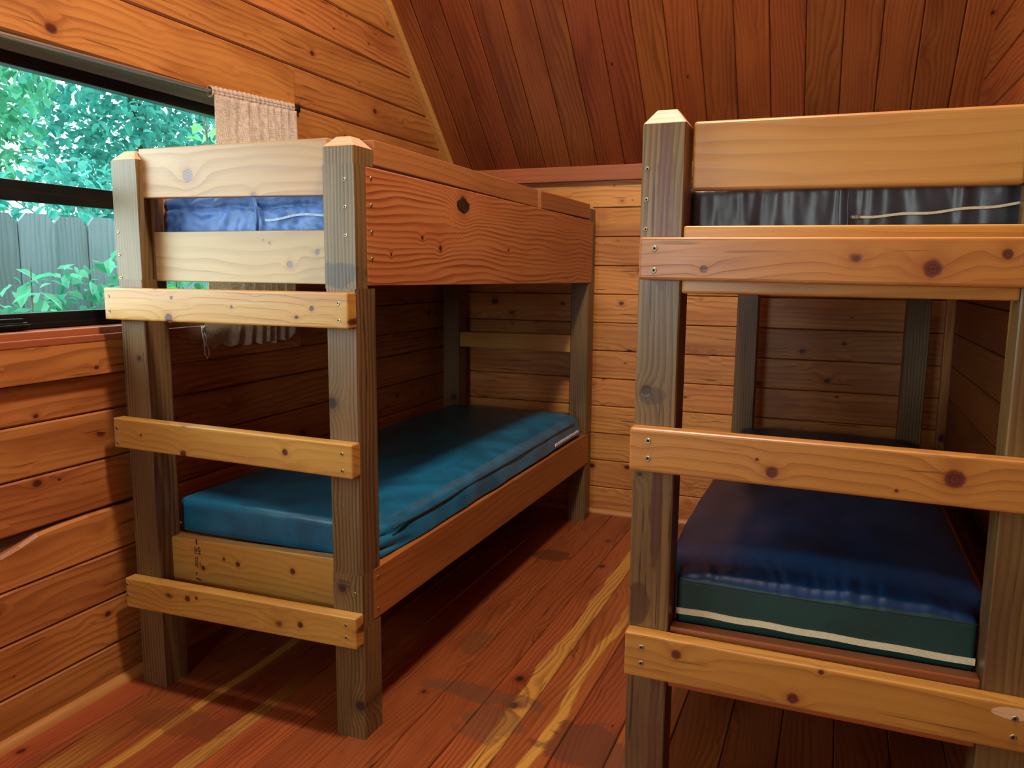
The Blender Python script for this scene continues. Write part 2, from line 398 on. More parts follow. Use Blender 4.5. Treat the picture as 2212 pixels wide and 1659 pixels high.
# ceiling: boards running up the 45-degree slope (built flat in x/y, then tilted)
w = MB(); slope = math.sqrt(2)*2.6
k0 = -.065-.135*6
for k in range(19):
    x0 = k0+.135*k; x1 = x0+.135
    x0 = max(x0, XL-.02); x1 = min(x1, XR+.02)
    if x1-x0 < .01: continue
    c, g = .004, .0012
    sec = [(x0+g, .02), (x0+g, c), (x0+g+c, 0), (x1-g-c, 0), (x1-g, c), (x1-g, .02)]
    w.prism(sec, 'y', -.06, slope)
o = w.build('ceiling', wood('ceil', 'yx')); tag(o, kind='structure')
o.location = (0, 2.174, 1.748); o.rotation_euler = (math.radians(-45), 0, 0)
o.matrix_world = Matrix.Translation((0, 2.174, 1.748)) @ Matrix(((1,0,0,0),(0,-math.sqrt(.5),math.sqrt(.5),0),(0,math.sqrt(.5),math.sqrt(.5),0),(0,0,0,1)))
w = MB()
w.prism([(2.30, 1.645), (-.413, 4.358), (-.413, 4.46), (2.40, 1.645)], 'x', XL-.12, XR+.12)
w.prism([(YF-.10, 1.668), (-.413, 4.335), (-.413, 4.46), (YF-.20, 1.668)], 'x', XL-.12, XR+.12)
o = w.build('ceiling_roof_deck', wood('dark', 'x')); tag(o, kind='structure')
# trims
def strip(name, kind, axis, f):
    w = MB(); f(w); o = w.build(name, wood(kind, axis)); tag(o, kind='structure'); return o
strip('trim_1', 'trim', 'x', lambda w: w.hexa([(XU,2.136,1.674),(XR,2.136,1.674),(XR,YB+.002,1.674),(XU,YB+.002,1.674),(XU,2.136,1.746),(XR,2.136,1.746),(XR,YB+.002,1.746),(XU,YB+.002,1.746)], .004))
def rake(w):
    pts = []
    for t in (2.13, -.35):
        z = roofz(t) + .002
        pts.append([(XU-.01, t, z), (XU+.036, t, z), (XU+.036, t, z-.012), (XU+.024, t, z-.03), (XU-.01, t, z-.038)])
    n = 5
    w.add(pts[0]+pts[1], [tuple(range(n)), tuple(range(2*n-1, n-1, -1))]+[(i, n+i, n+(i+1) % n, (i+1) % n) for i in range(n)])
strip('trim_2', 'round', 'y', rake)
def qround(r, n=6): return [(0,0)]+[(r*math.cos(a*math.pi/2/n), r*math.sin(a*math.pi/2/n)) for a in range(n+1)]
strip('baseboard_left', 'round', 'y', lambda w: w.prism([(XL+a, b) for a, b in qround(.024)], 'y', YF, YB))
strip('baseboard_back', 'round', 'x', lambda w: w.prism([(YB-a, b) for a, b in qround(.022)], 'x', XL, XR))
strip('baseboard_right', 'round', 'y', lambda w: w.prism([(XR-a, b) for a, b in qround(.022)], 'y', YF, YB))
strip('trim_3', 'wallb', 'z', lambda w: w.box(XR-.035, XR+.002, YB-.035, YB+.002, 0, 1.70, .006))
# floor boards, turned by 0.8 degrees as the photograph shows
w = MB(); t = math.tan(math.radians(.8))
for k in range(-8, 13):
    x0 = .164+.134*k; x1 = x0+.134
    sec = [(x0+.0008, -.02), (x0+.0008, -.003), (x0+.0035, 0), (x1-.0035, 0), (x1-.0008, -.003), (x1-.0008, -.02)]
    w.prism(sec, 'y', YF-.02, YB+.03)
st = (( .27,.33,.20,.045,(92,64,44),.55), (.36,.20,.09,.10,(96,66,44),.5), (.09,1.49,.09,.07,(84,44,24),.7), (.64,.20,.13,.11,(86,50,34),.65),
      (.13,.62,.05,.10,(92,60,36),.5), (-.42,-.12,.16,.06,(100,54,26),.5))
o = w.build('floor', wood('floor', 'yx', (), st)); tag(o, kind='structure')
for v in o.data.vertices: v.co.x += t*v.co.y
w = MB(); w.box(XL-.12, XR+.12, YF-.1, YB+.12, -.14, -.015)
o = w.build('floor_subfloor', wood('dark', 'y')); tag(o, kind='structure')

# ------------------------------------------------------------------ window_1
win = thing('window_1', None, None, (XL, 0, 1.06)); tag(win, kind='structure')
FX0, FX1 = -.858, -.818
w = MB()
for z0, z1 in ((1.75, 1.783), (1.07, 1.116)): w.box(FX0, FX1, WY0, WY1, z0, z1, .003)
w.box(FX0, FX1, WY0, WY0+.035, 1.07, 1.783, .003); w.box(FX0, FX1, WY1-.035, WY1, 1.07, 1.783, .003)
w.box(FX1-.012, FX1+.006, WY0, WY1, 1.074, 1.090, .003)
w.build('window_frame', M['frame'], win)
w = MB(); w.box(FX0, FX1, WY0, WY1, 1.412, 1.462, .004); w.box(FX1-.004, FX1+.010, WY0, WY1, 1.407, 1.436, .004)
w.build('meeting_rail', M['frame'], win)
w = MB(); w.box(FX1, FX1+.032, -1.5, -.205, 1.076, 1.094, .003); w.box(FX1, FX1+.024, -1.5, -.212, 1.094, 1.104, .002); w.box(FX1, FX1+.042, -1.5, -.207, 1.084, 1.089, .001)
w.build('sash_track', M['frame'], win)
w = MB(); w.box(-.842, -.838, WY0+.02, WY1-.02, 1.45, 1.76); w.build('glass_pane', M['glass'], win)
w = MB(); w.box(-.834, -.830, WY0+.02, WY1-.02, 1.10, 1.42); w.build('glass_pane', M['glass'], win)
w = MB()
w.box(-.88, XU-.028, WY0, WY1, WZ1-.004, WZ1+.02); w.box(-.864, -.812, WY0, WY1, 1.783, WZ1)
w.build('head_jamb', wood('jamb', 'y'), win)
w = MB(); w.box(-.88, XU, WY1, WY1+.06, 1.04, WZ1+.03); w.build('side_jamb', wood('wall', 'z'), win)
w = MB(); w.box(-.88, -.742, WY0, WY1+.03, 1.036, 1.0715, .003); w.build('window_sill', wood('trim', 'y'), win)
w = MB(); w.box(-.78, -.722, WY0-.05, .862, 1.034, 1.053, .003); w.build('sill_nosing', wood('trim', 'y'), win)
w = MB(); w.box(-.76, -.724, WY0-.06, .861, .941, 1.036, .003); w.build('apron_casing', wood('wall', 'y'), win)
# second window, in the wall behind the viewpoint
w2 = thing('window_2', None, None, (.2, YF, GZ0)); tag(w2, kind='structure')
w = MB()
for x0, x1, z0, z1 in ((GX0,GX1,GZ0,GZ0+.04),(GX0,GX1,GZ1-.04,GZ1),(GX0,GX0+.04,GZ0,GZ1),(GX1-.04,GX1,GZ0,GZ1),(.18,.22,GZ0,GZ1)): w.box(x0, x1, YF-.07, YF-.03, z0, z1, .003)
w.build('window_frame', M['frame'], w2)

# ------------------------------------------------------------------ curtain and rod
w = MB(); w.tube([(-.722, -1.75, 1.778), (-.722, -.26, 1.790), (-.722, .44, 1.801), (-.722, .875, 1.826)], .0065, 10)
rod = w.build('curtain_rod', M['rod']); tag(rod, 'thin silver metal curtain rod along the top of the window', 'curtain rod')
w = MB(); w.box(-.735, -.712, .872, .882, 1.815, 1.838, .002); w.tube([(-.722, .868, 1.8255), (-.722, .876, 1.826)], .010, 10)
w.build('rod_bracket', M['frame'], rod)
cur = thing('curtain', 'short gathered beige linen curtain at the right end of the window', 'curtain', (-.715, .62, .97))
def rodz(y): return 1.801 + (y-.44)*(.025/.435)
P = []
NV, NU = 60, 150
for i in range(NV+1):
    v = i/NV; row = []
    for j in range(NU+1):
        u = j/NU
        yl = .424 - .05*v - .055*v*v; yr = .842 - .03*smooth(0,.3,v) - .008*v
        y = yl + (yr-yl)*u
        zt = rodz(y) - .012; zb = .986 - .016*u + .03*smooth(.86, 1.0, u)
        z = zt + (zb-zt)*v
        a = .25+.75*smooth(0, .25, v)
        dens = smooth(.12, .4, u)
        k5 = smooth(1.46, 1.54, z)
        x = -.706 + .010*k5*a + a*((.008+.013*k5)*dens*math.sin(u*58 + 1.6*math.sin(u*9) + v*1.2) + .003*math.sin(u*21+1) + .003*math.sin(u*11+2*v)) + .003*noise.noise((u*9, v*5, 1.3))
        x = min(-.6935 + .030*k5, max(-.7205, x))
        row.append((x, y, z + (.005*math.sin(u*40)*smooth(.9,1,v))))
    P.append(row)
w = MB(); w.grid(P); body = w.build('fabric_panel', M['linen'], cur, fixn=False)
sol = body.modifiers.new('thick', 'SOLIDIFY'); sol.thickness = .0012
P = []
for i in range(17):
    a = i/16*2*math.pi; row = []
    for j in range(161):
        u = j/160; y = .422 + (.845-.422)*u
        r = .0135 + .0025*noise.noise((u*60, math.cos(a)*1.0, math.sin(a)*1.0)) + .0015*math.sin(u*120)
        row.append((-.721 + r*math.cos(a)*.9, y, rodz(y) + r*1.25*math.sin(a)))
    P.append(row)
w = MB(); w.grid(P); rp = w.build('rod_pocket', M['linen'], cur, fixn=False)
sol = rp.modifiers.new('thick', 'SOLIDIFY'); sol.thickness = .0012
w = MB()
for k in range(5):
    a = k*1.3; w.tube([(-.700+.004*math.sin(a), .322+.005*math.cos(a), 1.052), (-.696, .322+.008*math.sin(a*2), 1.043), (-.699, .322+.006*math.cos(a*3), 1.034)], .0022, 6)
w.tube([(-.698, .322, 1.045), (-.697, .336, 1.040), (-.697, .352, 1.026)], .0012, 6)
w.tube([(-.698, .318, 1.040), (-.698, .320, 1.015), (-.697, .326, .998), (-.697, .322, .986), (-.697, .322, .966), (-.697, .332, .948), (-.697, .341, .962), (-.697, .338, .982), (-.697, .330, .997), (-.698, .334, 1.015), (-.698, .326, 1.04)], .0026, 6)
w.build('tie_cord', M['cord'], cur)

# ------------------------------------------------------------------ bunk beds
PW = .089
def screw(parent, x, y, z, n='-y', r=.0040):
    """round screw head with a dark driver recess; n = outward direction"""
    w = MB(); ax = {'-y': Vector((0,-1,0)), '+x': Vector((1,0,0)), '-x': Vector((-1,0,0))}[n]
    a = Vector((0,0,1)); b = ax.cross(a); c = Vector((x,y,z))
    ring = lambda rad, h, k=14: [c + ax*h + (a*math.cos(2*math.pi*i/k)+b*math.sin(2*math.pi*i/k))*rad for i in range(k)]
    R = [ring(r*1.25, .0002), ring(r, .0016), ring(r*.55, .0014), ring(r*.35, .0003)]
    V = [p for q in R for p in q]; k = 14
    for s, mt in ((0,0),(1,0),(2,1)):
        w.add([*R[s], *R[s+1]], [(i, (i+1) % k, k+(i+1) % k, k+i) for i in range(k)], mt)
    w.add(R[3], [tuple(range(k))], 1)
    o = w.build('screw', [M['steel'], M['hole']], parent)
    return o

def board(name, parent, mat, x0, x1, y0, y1, zL, zR, along='x', bev=.006, seg=3):
    """zL=(bottom,top) at the low end of the run, zR at the high end"""
    w = MB()
    if along == 'x':
        p = [(x0,y0,zL[0]),(x1,y0,zR[0]),(x1,y1,zR[0]),(x0,y1,zL[0]),(x0,y0,zL[1]),(x1,y0,zR[1]),(x1,y1,zR[1]),(x0,y1,zL[1])]
    else:
        p = [(x0,y0,zL[0]),(x1,y0,zL[0]),(x1,y1,zR[0]),(x0,y1,zR[0]),(x0,y0,zL[1]),(x1,y0,zL[1]),(x1,y1,zR[1]),(x0,y1,zR[1])]
    w.hexa(p, bev, seg)
    return w.build(name, mat, parent)

def post(parent, x, y, h, mat, notches=(), cap=.026, inset=.024, lean=0.0):
    """4x4 post with a bevelled cap. notches: (z0, z1, sx0, sx1, sy0, sy1) areas cut from the section (fractions of the width)"""
    w = MB(); c = .003
    zs = sorted({0.0, h} | {z for n in notches for z in n[:2]})
    for z0, z1 in zip(zs, zs[1:]):
        cut = [n for n in notches if n[0] <= z0+1e-6 and n[1] >= z1-1e-6]
        if not cut:
            s = [(c,0),(PW-c,0),(PW,c),(PW,PW-c),(PW-c,PW),(c,PW),(0,PW-c),(0,c)]
            w.prism([(x+a, y+b) for a, b in s], 'z', z0, z1)
        else:
            n = cut[0]; X0, X1, Y0, Y1 = [q*PW for q in n[2:]]
            if Y1 >= PW-1e-6 or Y0 <= 1e-6:      # corner notch -> two boxes
                if Y1 >= PW-1e-6: full, part = (0, Y0), (Y0, PW)
                else: full, part = (Y1, PW), (0, Y1)
                w.box(x, x+PW, y+full[0], y+full[1], z0, z1, .0)
                if X1 >= PW-1e-6: w.box(x, x+X0, y+part[0], y+part[1], z0, z1)
                else: w.box(x+X1, x+PW, y+part[0], y+part[1], z0, z1)
            else:                                  # groove in a side face
                s = [(0,0),(PW,0),(PW,Y0),(X0,Y0),(X0,Y1),(PW,Y1),(PW,PW),(0,PW)]
                w.prism([(x+a, y+b) for a, b in s], 'z', z0, z1)
    i = inset
    w2 = [(x,y,h),(x+PW,y,h),(x+PW,y+PW,h),(x,y+PW,h),(x+i,y+i,h+cap),(x+PW-i,y+i,h+cap),(x+PW-i,y+PW-i,h+cap),(x+i,y+PW-i,h+cap)]
    w.hexa(w2, .0015, 1, mat=1)
    return w.build('post', [mat, wood('endgr', 'x')], parent)

def marks(parent, name, mat, origin, du, dv, rows):
    """ink marks: rows of (u, v, w, h) strokes on a plane just proud of a board"""
    w = MB(); o0 = Vector(origin); U = Vector(du); Vv = Vector(dv); n = U.cross(Vv)
    for (u, v, a, h) in rows:
        p = o0 + U*u + Vv*v
        w.add([p, p+U*a, p+U*a+Vv*h, p+Vv*h], [(0,1,2,3)])
    return w.build(name, mat, parent, fixn=False)

GB = 'wooden bunk beds'
# ---- bed 1, against the left wall
bed = thing('bunk_bed', 'wooden bunk bed along the left wall under the window, with teal lower mattress', 'bunk bed', (-.30, 1.05, 0), GB)
xl = -.691
nz = lambda a, b: (a, b, .57, 1.0, .60, 1.0)           # notch: outer side (+x), rear half
pfl = post(bed, xl, 0, 1.528, wood('post', 'z', ((.985,-.630,.008),)), ((1.205, 1.528, .86, 1.0, .25, .58),))
pfr = post(bed, 0, 0, 1.530, wood('post', 'z', ((.902,.012,.015),(.415,.028,.012),(.095,.075,.016)), ((.03,1.225,.06,.035,(52,44,40),.7,'z'),)), ((1.19, 1.4885, .57, 1.0, .58, 1.0), (.312, .4555, .57, 1.0, .62, 1.0)))
pbr = post(bed, 0, 2.004, 1.53, wood('post', 'z'), ((1.18, 1.477, .57, 1.0, 0.0, .58), (.285, .444, .57, 1.0, 0.0, .60)))
pbl = post(bed, xl, 2.004, 1.53, wood('post', 'z', ((.58,-.63,.018),)))
hb = board('headboard', bed, wood('board', 'x', ((-.443,1.481,.020),(-.228,1.424,.010))), xl+PW-.010, 0, .022, .050, (1.427,1.5585), (1.418,1.5555), bev=.003)
hb2 = board('headboard', bed, wood('board', 'x', ((-.142,1.248,.011),(-.055,1.280,.009),(-.205,1.304,.004),(-.226,1.312,.003))), xl+PW, 0, .050, .088, (1.201,1.337), (1.199,1.336), bev=.003)
K1 = ((-.462,1.158,.006),(-.475,1.103,.015),(-.262,1.139,.005),(-.015,1.141,.007))
r1 = board('ladder_rung', bed, wood('rung', 'x', K1), -.706, .0895, -.038, 0, (1.095,1.183), (1.095,1.182), bev=.005)
r2_ = board('ladder_rung', bed, wood('rung', 'x', ((-.600,.775,.004),(-.110,.772,.010),(-.45,.735,.012))), -.7025, .092, -.038, 0, (.732,.817), (.722,.809), bev=.005)
r3_ = board('ladder_rung', bed, wood('rung', 'x', ((-.463,.318,.010),(-.08,.31,.010),(-.43,.325,.006))), -.6965, .092, -.038, 0, (.254,.343), (.273,.357), bev=.005)
for r, zz in ((r1, (1.160, 1.118)), (r2_, (.788, .745)), (r3_, (.325, .292))):
    for q in zz: screw(r, -.688, -.0379, q); screw(r, .062, -.0379, q-.004 if r is not r3_ else q+.010)
for q in (1.452, 1.387, 1.319): screw(pfr, .062, 0, q)
for q in (.405, .343): screw(pfr, .066, 0, q)
for q in (1.336, 1.274, 1.210): screw(pfl, xl+.012, 0, q)
eb = board('end_board', bed, wood('rung', 'x', ((-.488,.372,.008),(-.36,.402,.009),(-.17,.41,.010),(-.41,.41,.006))), xl+PW-.003, .003, .053, .089, (.305,.451), (.318,.468), bev=.006)
sx = -.505
stamp = []
for (u, v, a, h) in ((.0,.062,.005,.016),(-.007,.050,.006,.003),(-.007,.042,.006,.004),(-.006,.036,.002,.010),(-.001,.046,.006,.003),(-.001,.040,.006,.004),(.007,.052,.008,.003),(.007,.045,.003,.008),(.010,.040,.006,.006),(.008,.034,.008,.004),(-.007,.033,.006,.003),(.000,.034,.006,.002),
        (.002,-.010,.002,.032),(-.006,.018,.006,.003),(-.005,-.006,.002,.022),(-.0015,-.004,.0015,.020),(.0015,.020,.005,.003),(.010,-.002,.006,.003),(.010,.004,.006,.003),(.010,.009,.006,.002),(-.005,-.026,.007,.003),(-.004,-.034,.002,.008),(-.005,-.044,.012,.004),(.004,-.046,.012,.003)):
    stamp.append((u, v, a, h))
marks(eb, 'grade_stamp', M['ink'], (sx-.006, .0525, .378), (1,0,0), (0,0,1), stamp)
rows = [(i*.0052, j*.012 + (.001 if i % 3 == 0 else 0), .0034 if i % 4 else .0018, .008) for i in range(9) for j in range(2) if (i*7+j*3) % 5]
marks(pfr, 'grade_stamp', M['inkf'], (.008, -.0003, .418), (1,0,0), (0,0,1), rows)
pn = board('side_panel', bed, wood('panel', 'y', ((.605,1.437,.030),(.339,1.326,.007),(.168,1.276,.005),(.98,1.307,.006),(.45,1.30,.010))), PW-.037, PW+.0005, .0535, 2.047, (1.197,1.488), (1.182,1.475), 'y', bev=.002, seg=1)
# the loose knot hole in the panel
w = MB(); ky, kz = .606, 1.436
ring = lambda rad, x, s=0: [(x, ky + 2.5*rad*math.cos(a*math.pi/9)*(.95+.25*noise.noise((a*.7, s, 0))), kz + rad*1.15*math.sin(a*math.pi/9)*(1+.3*noise.noise((a*.9, 3+s, 0)))) for a in range(18)]
A_, B_, C_ = ring(.019, PW+.0008), ring(.015, PW+.0022), ring(.009, PW+.001)
w.add(A_+B_+C_, [(i, (i+1) % 18, 18+(i+1) % 18, 18+i) for i in range(18)] + [(18+i, 18+(i+1) % 18, 36+(i+1) % 18, 36+i) for i in range(18)] + [tuple(range(36, 54))])
w.build('knot', plain('dark_knot', (40,16,8), .5, nscale=60, namt=.5, bump=.6, bscale=90), pn)
for q in (1.461, 1.396, 1.330, 1.264): screw(pn, PW+.0005, .075, q, '+x')
board('guard_board', bed, wood('guard', 'y'), PW-.038, PW-.001, .094, 1.284, (1.4945,1.557), (1.4815,1.5485), 'y', bev=.003)
board('guard_board', bed, wood('guard', 'y'), PW-.038, PW-.001, 1.320, 1.999, (1.4815,1.5485), (1.4825,1.551), 'y', bev=.003)
rl_ = board('bed_rail', bed, wood('rail', 'y'), PW-.035, PW+.0005, .057, 2.050, (.315,.455), (.289,.442), 'y', bev=.003)
for q in (.428, .340): screw(rl_, PW+.0005, .075, q, '+x')
board('side_panel', bed, wood('panel', 'y'), xl+.002, xl+.038, .095, 2.0, (1.20,1.46), (1.20,1.46), 'y', bev=.003)
board('bed_rail', bed, wood('rail', 'y'), xl+.002, xl+.038, .095, 2.0, (.31,.45), (.31,.45), 'y', bev=.003)
board('cross_board', bed, wood('rung', 'x'), xl+PW, 0, 2.012, 2.050, (.847,.923), (.843,.929), bev=.005)
board('headboard', bed, wood('board', 'x'), xl+PW, 0, 2.012, 2.050, (1.42,1.556), (1.42,1.556), bev=.003)
board('headboard', bed, wood('board', 'x'), xl+PW, 0, 2.012, 2.050, (1.20,1.336), (1.20,1.336), bev=.003)
board('end_board', bed, wood('rung', 'x'), xl+PW, 0, 2.012, 2.050, (.31,.45), (.31,.45), bev=.004)
board('bunk_base', bed, wood('rail', 'y'), xl+.039, PW-.039, .092, 2.000, (.425,.444), (.425,.444), 'y', bev=0)
board('bunk_base', bed, wood('rail', 'y'), xl+.039, PW-.039, .092, 2.000, (1.295,1.315), (1.295,1.315), 'y', bev=0)

# ---- bed 2, against the right wall
bed2 = thing('bunk_bed', 'wooden bunk bed at the right, with smooth golden top board and navy lower mattress', 'bunk bed', (1.175, 1.02, 0), GB)
bx, by, bxr, by2 = .784, .004, 1.478, 1.934
qfl = post(bed2, bx, by, 1.536, wood('post2', 'z', ((.985,.808,.012),(.80,.80,.006)), ((.834,1.40,.016,.22,(88,46,40),.6,'z'),(.838,.72,.013,.14,(74,30,28),.65,'z'),(.806,.50,.024,.05,(58,26,20),.6,'z'),(.824,.975,.03,.022,(64,44,32),.6,'z'),(.85,.20,.012,.2,(84,44,34),.5,'z'))), (), .031, .024)
qfr = post(bed2, bxr, by, 1.536, wood('post2', 'z', ((.16,1.525,.02),)))
post(bed2, bx+.004, by2, 1.536, wood('post', 'z')); post(bed2, bxr-.02, by2, 1.536, wood('post', 'z'))
board('headboard', bed2, wood('gold', 'x'), bx+PW+.007, bxr-.002, .048, .086, (1.406,1.5445), (1.399,1.5395), bev=.009, seg=4)
board('headboard', bed2, wood('rung2', 'x'), bx+PW+.0005, bxr, .006, .044, (1.193,1.331), (1.190,1.326), bev=.006)
KQ = ((1.03,1.235,.010),(1.095,1.247,.004),(.935,1.248,.007),(1.33,1.26,.006))
q1 = board('ladder_rung', bed2, wood('rung2', 'x', ((.925,1.243,.008),(1.33,1.246,.018),(1.445,1.272,.010))), bx+.008, bxr+PW+.006, by-.038, by, (1.221,1.307), (1.213,1.301), bev=.006)
q2 = board('ladder_rung', bed2, wood('rung2', 'x', ((1.075,.842,.014),(1.395,.862,.020),(1.045,.865,.004),(1.30,.83,.004))), bx, bxr+PW+.006, by-.038, by, (.817,.911), (.808,.9065), bev=.006)
q3 = board('ladder_rung', bed2, wood('rung2', 'x', ((1.14,.372,.013),(.90,.42,.012),(1.19,.44,.006)), ((1.515,.427,.034,.012,(226,184,138),.8,'z'),)), bx+.002, bxr+PW+.006, by-.038, by, (.351,.453), (.352,.446), bev=.006)
for r, zz in ((q1, (1.284,1.240)), (q2, (.884,.846)), (q3, (.422,.385))):
    for q in zz: screw(r, bx+.040, by-.0379, q, r=.0050); screw(r, bxr+.05, by-.0379, q-.004, r=.0050)
for q in (1.447, 1.385, 1.325): screw(qfl, bx+.012, by, q)
board('end_board', bed2, wood('rail', 'x'), bx+PW+.0005, bxr, .018, .054, (.315,.457), (.315,.457), bev=.005)
board('side_panel', bed2, wood('panel', 'y'), bx+.002, bx+.038, .096, 1.93, (1.20,1.46), (1.20,1.46), 'y', bev=.003)
board('bed_rail', bed2, wood('rail', 'y'), bx+.002, bx+.038, .096, 1.93, (.31,.45), (.31,.45), 'y', bev=.003)
board('side_panel', bed2, wood('panel', 'y'), bxr+.05, bxr+.087, .096, 1.93, (1.20,1.46), (1.20,1.46), 'y', bev=.003)
board('bed_rail', bed2, wood('rail', 'y'), bxr+.05, bxr+.087, .096, 1.93, (.31,.45), (.31,.45), 'y', bev=.003)
board('headboard', bed2, wood('board', 'x'), bx+PW+.005, bxr-.02, 1.94, 1.978, (1.20,1.336), (1.20,1.336), bev=.003)
board('headboard', bed2, wood('board', 'x'), bx+PW+.005, bxr-.02, 1.94, 1.978, (1.41,1.545), (1.41,1.545), bev=.003)
board('end_board', bed2, wood('rung', 'x'), bx+PW+.005, bxr-.02, 1.94, 1.978, (.31,.45), (.31,.45), bev=.004)
board('bunk_base', bed2, wood('rail', 'y'), bx+.039, bxr+.049, .096, 1.93, (.425,.444), (.425,.444), 'y', bev=0)
board('bunk_base', bed2, wood('rail', 'y'), bx+.039, bxr+.049, .096, 1.93, (1.295,1.315), (1.295,1.315), 'y', bev=0)

# ------------------------------------------------------------------ mattresses
def mattress(name, x0, x1, y0, y1, z0, z1, r, disp, mats, parent, nx=70, ny=150, nz=14, sidemat=None):
    """rounded block as one closed surface, then displaced"""
    t = bmesh.new(); idx = {}
    def vert(i, j, k):
        key = (i, j, k)
        if key not in idx: idx[key] = t.verts.new((x0+(x1-x0)*i/nx, y0+(y1-y0)*j/ny, z0+(z1-z0)*k/nz))
        return idx[key]
    def quad(a, b, c, d, mt=0):
        f = t.faces.new((a, b, c, d)); f.smooth = True; f.material_index = mt
    for i in range(nx):
        for j in range(ny):
            quad(vert(i,j,nz), vert(i+1,j,nz), vert(i+1,j+1,nz), vert(i,j+1,nz)); quad(vert(i,j,0), vert(i,j+1,0), vert(i+1,j+1,0), vert(i+1,j,0))
    for k in range(nz):
        for i in range(nx):
            mt = sidemat(k/nz) if sidemat else 0
            quad(vert(i,0,k), vert(i+1,0,k), vert(i+1,0,k+1), vert(i,0,k+1), mt); quad(vert(i,ny,k), vert(i,ny,k+1), vert(i+1,ny,k+1), vert(i+1,ny,k))
        for j in range(ny):
            quad(vert(0,j,k), vert(0,j,k+1), vert(0,j+1,k+1), vert(0,j+1,k)); quad(vert(nx,j,k), vert(nx,j+1,k), vert(nx,j+1,k+1), vert(nx,j,k+1))
    for v in t.verts:
        p = v.co.copy()
        q = Vector((min(max(p.x, x0+r), x1-r), min(max(p.y, y0+r), y1-r), min(max(p.z, z0+r*.8), z1-r)))
        d = p-q
        if d.length > 1e-9:
            m_ = max(abs(d.x), abs(d.y), abs(d.z)); v.co = q + d.normalized()*min(d.length, m_)
        v.co = disp(Vector(v.co), p)
    w = MB()
    me = bpy.data.meshes.new(name); bmesh.ops.recalc_face_normals(t, faces=list(t.faces)); t.to_mesh(me); t.free(); w.bm.free()
    for m in mats: me.materials.append(m)
    o = bpy.data.objects.new(name, me); C.objects.link(o)
    o.parent = parent; o.matrix_parent_inverse = world_inv(parent)
    return o
N3 = lambda x, y, z=0: noise.noise((x, y, z))
def ribbon(name, parent, mat, pts, nrm, h, th=.003):
    """flat strip following pts, h high, th proud along nrm"""
    w = MB(); n = Vector(nrm); V = []; F = []
    for i, p in enumerate(pts):
        p = Vector(p); V += [p, p+Vector((0,0,h)), p+Vector((0,0,h))+n*th, p+n*th]
        if i:
            a = 4*(i-1); b = 4*i
            F += [(a, a+1, b+1, b), (a+1, a+2, b+2, b+1), (a+2, a+3, b+3, b+2), (a+3, a, b, b+3)]
    F += [(0,3,2,1), (len(V)-4, len(V)-3, len(V)-2, len(V)-1)]
    w.add(V, F); return w.build(name, mat, parent)

# lower mattress of bed 1: teal vinyl, slumped over the rail on the aisle side
GM = 'camp mattresses on the bunks'
m1 = thing('mattress', 'teal vinyl mattress on the lower bunk of the left bed', 'mattress', (-.28, 1.05, .445), GM)
A0x, A1x, A0y, A1y, A0z, A1z = -.632, .060, .112, 1.965, .446, .552
def d1(v, p):
    u = (p.x-A0x)/(A1x-A0x); t = (p.z-A0z)/(A1z-A0z); yy = (p.y-A0y)/(A1y-A0y)
    v.z = max(v.z, A0z)
    side = smooth(.93, 1.0, u)
    v.x += side*((1-t)*.022 + .006*N3(p.y*6, p.z*9) - .010*smooth(.5,1,t))
    if u > .8 and t < .5: v.z = max(v.z, A0z + .012*smooth(.80,.88,u))
    v.z -= smooth(.86, 1.0, u)*t*.010
    v.z += t*(.004*N3(p.x*5, p.y*2.5, 3) + .0018*N3(p.x*14, p.y*7, 9)) + t*.006*math.sin(math.pi*u)*math.sin(math.pi*yy)
    if yy < .03: v.y += (1-smooth(0,.03,yy))*(.004*N3(p.x*9, p.z*14, 5))
    # crumpled near corner on the aisle side
    cr = smooth(.8, 1, u)*(1-smooth(.0, .13, yy))
    v.z += cr*(.010*math.sin(p.z*150+p.y*40)*t - .016*t); v.x += cr*(.006*math.sin(p.z*170+p.y*26)-.014)
    return v
b1 = mattress('cover', A0x, A1x, A0y, A1y, A0z, A1z, .022, d1, [M['vinyl']], m1, 80, 170, 14)
w = MB(); pts = [(.066+.003*N3(y*6, .3), y, .516+.005*N3(y*3, 1)) for y in [.20+.0295*i for i in range(58)]]
w.tube(pts, .0028, 6); w.build('seam_piping', M['seam'], m1)
ribbon('zipper', m1, M['zipw'], [(.0735+.002*N3(y*20, 4), y, .468+.002*N3(y*24, 2)) for y in [1.58+.02*i for i in range(18)]], (1,0,0), .011, .004)

# upper mattress of bed 1: bright blue quilted nylon
m2 = thing('mattress', 'bright blue quilted mattress on the upper bunk of the left bed', 'mattress', (-.28, 1.05, 1.316), GM)
B0x, B1x, B0y, B1y, B0z, B1z = -.630, .045, .105, 1.96, 1.317, 1.438
def crease(x, z, s):
    return (abs(N3(x*16, z*16, s)) + .5*abs(N3(x*34, z*34, s+4)))
def d2(v, p):
    t = (p.z-B0z)/(B1z-B0z); yy = (p.y-B0y)/(B1y-B0y)
    v.z = max(v.z, B0z)
    if yy < .04: v.y -= (1-smooth(0,.04,yy))*(.012*crease(p.x, p.z, 2)-.004 - .006*math.exp(-((p.z-1.40)/.006)**2) )
    v.z += t*(.006*crease(p.x, p.y, 7) + .004*math.sin(p.x*30)*(1-smooth(0,.1,yy)))
    return v
b2_ = mattress('cover', B0x, B1x, B0y, B1y, B0z, B1z, .024, d2, [M['nylon']], m2, 130, 90, 22)
ribbon('zipper', m2, M['zipb'], [(x, B0y-.006+.003*N3(x*20, 1), 1.366+(x+.262)*.05+.004*math.sin(x*34)) for x in [-.255+.01*i for i in range(28)]], (0,-1,0), .006, .003)
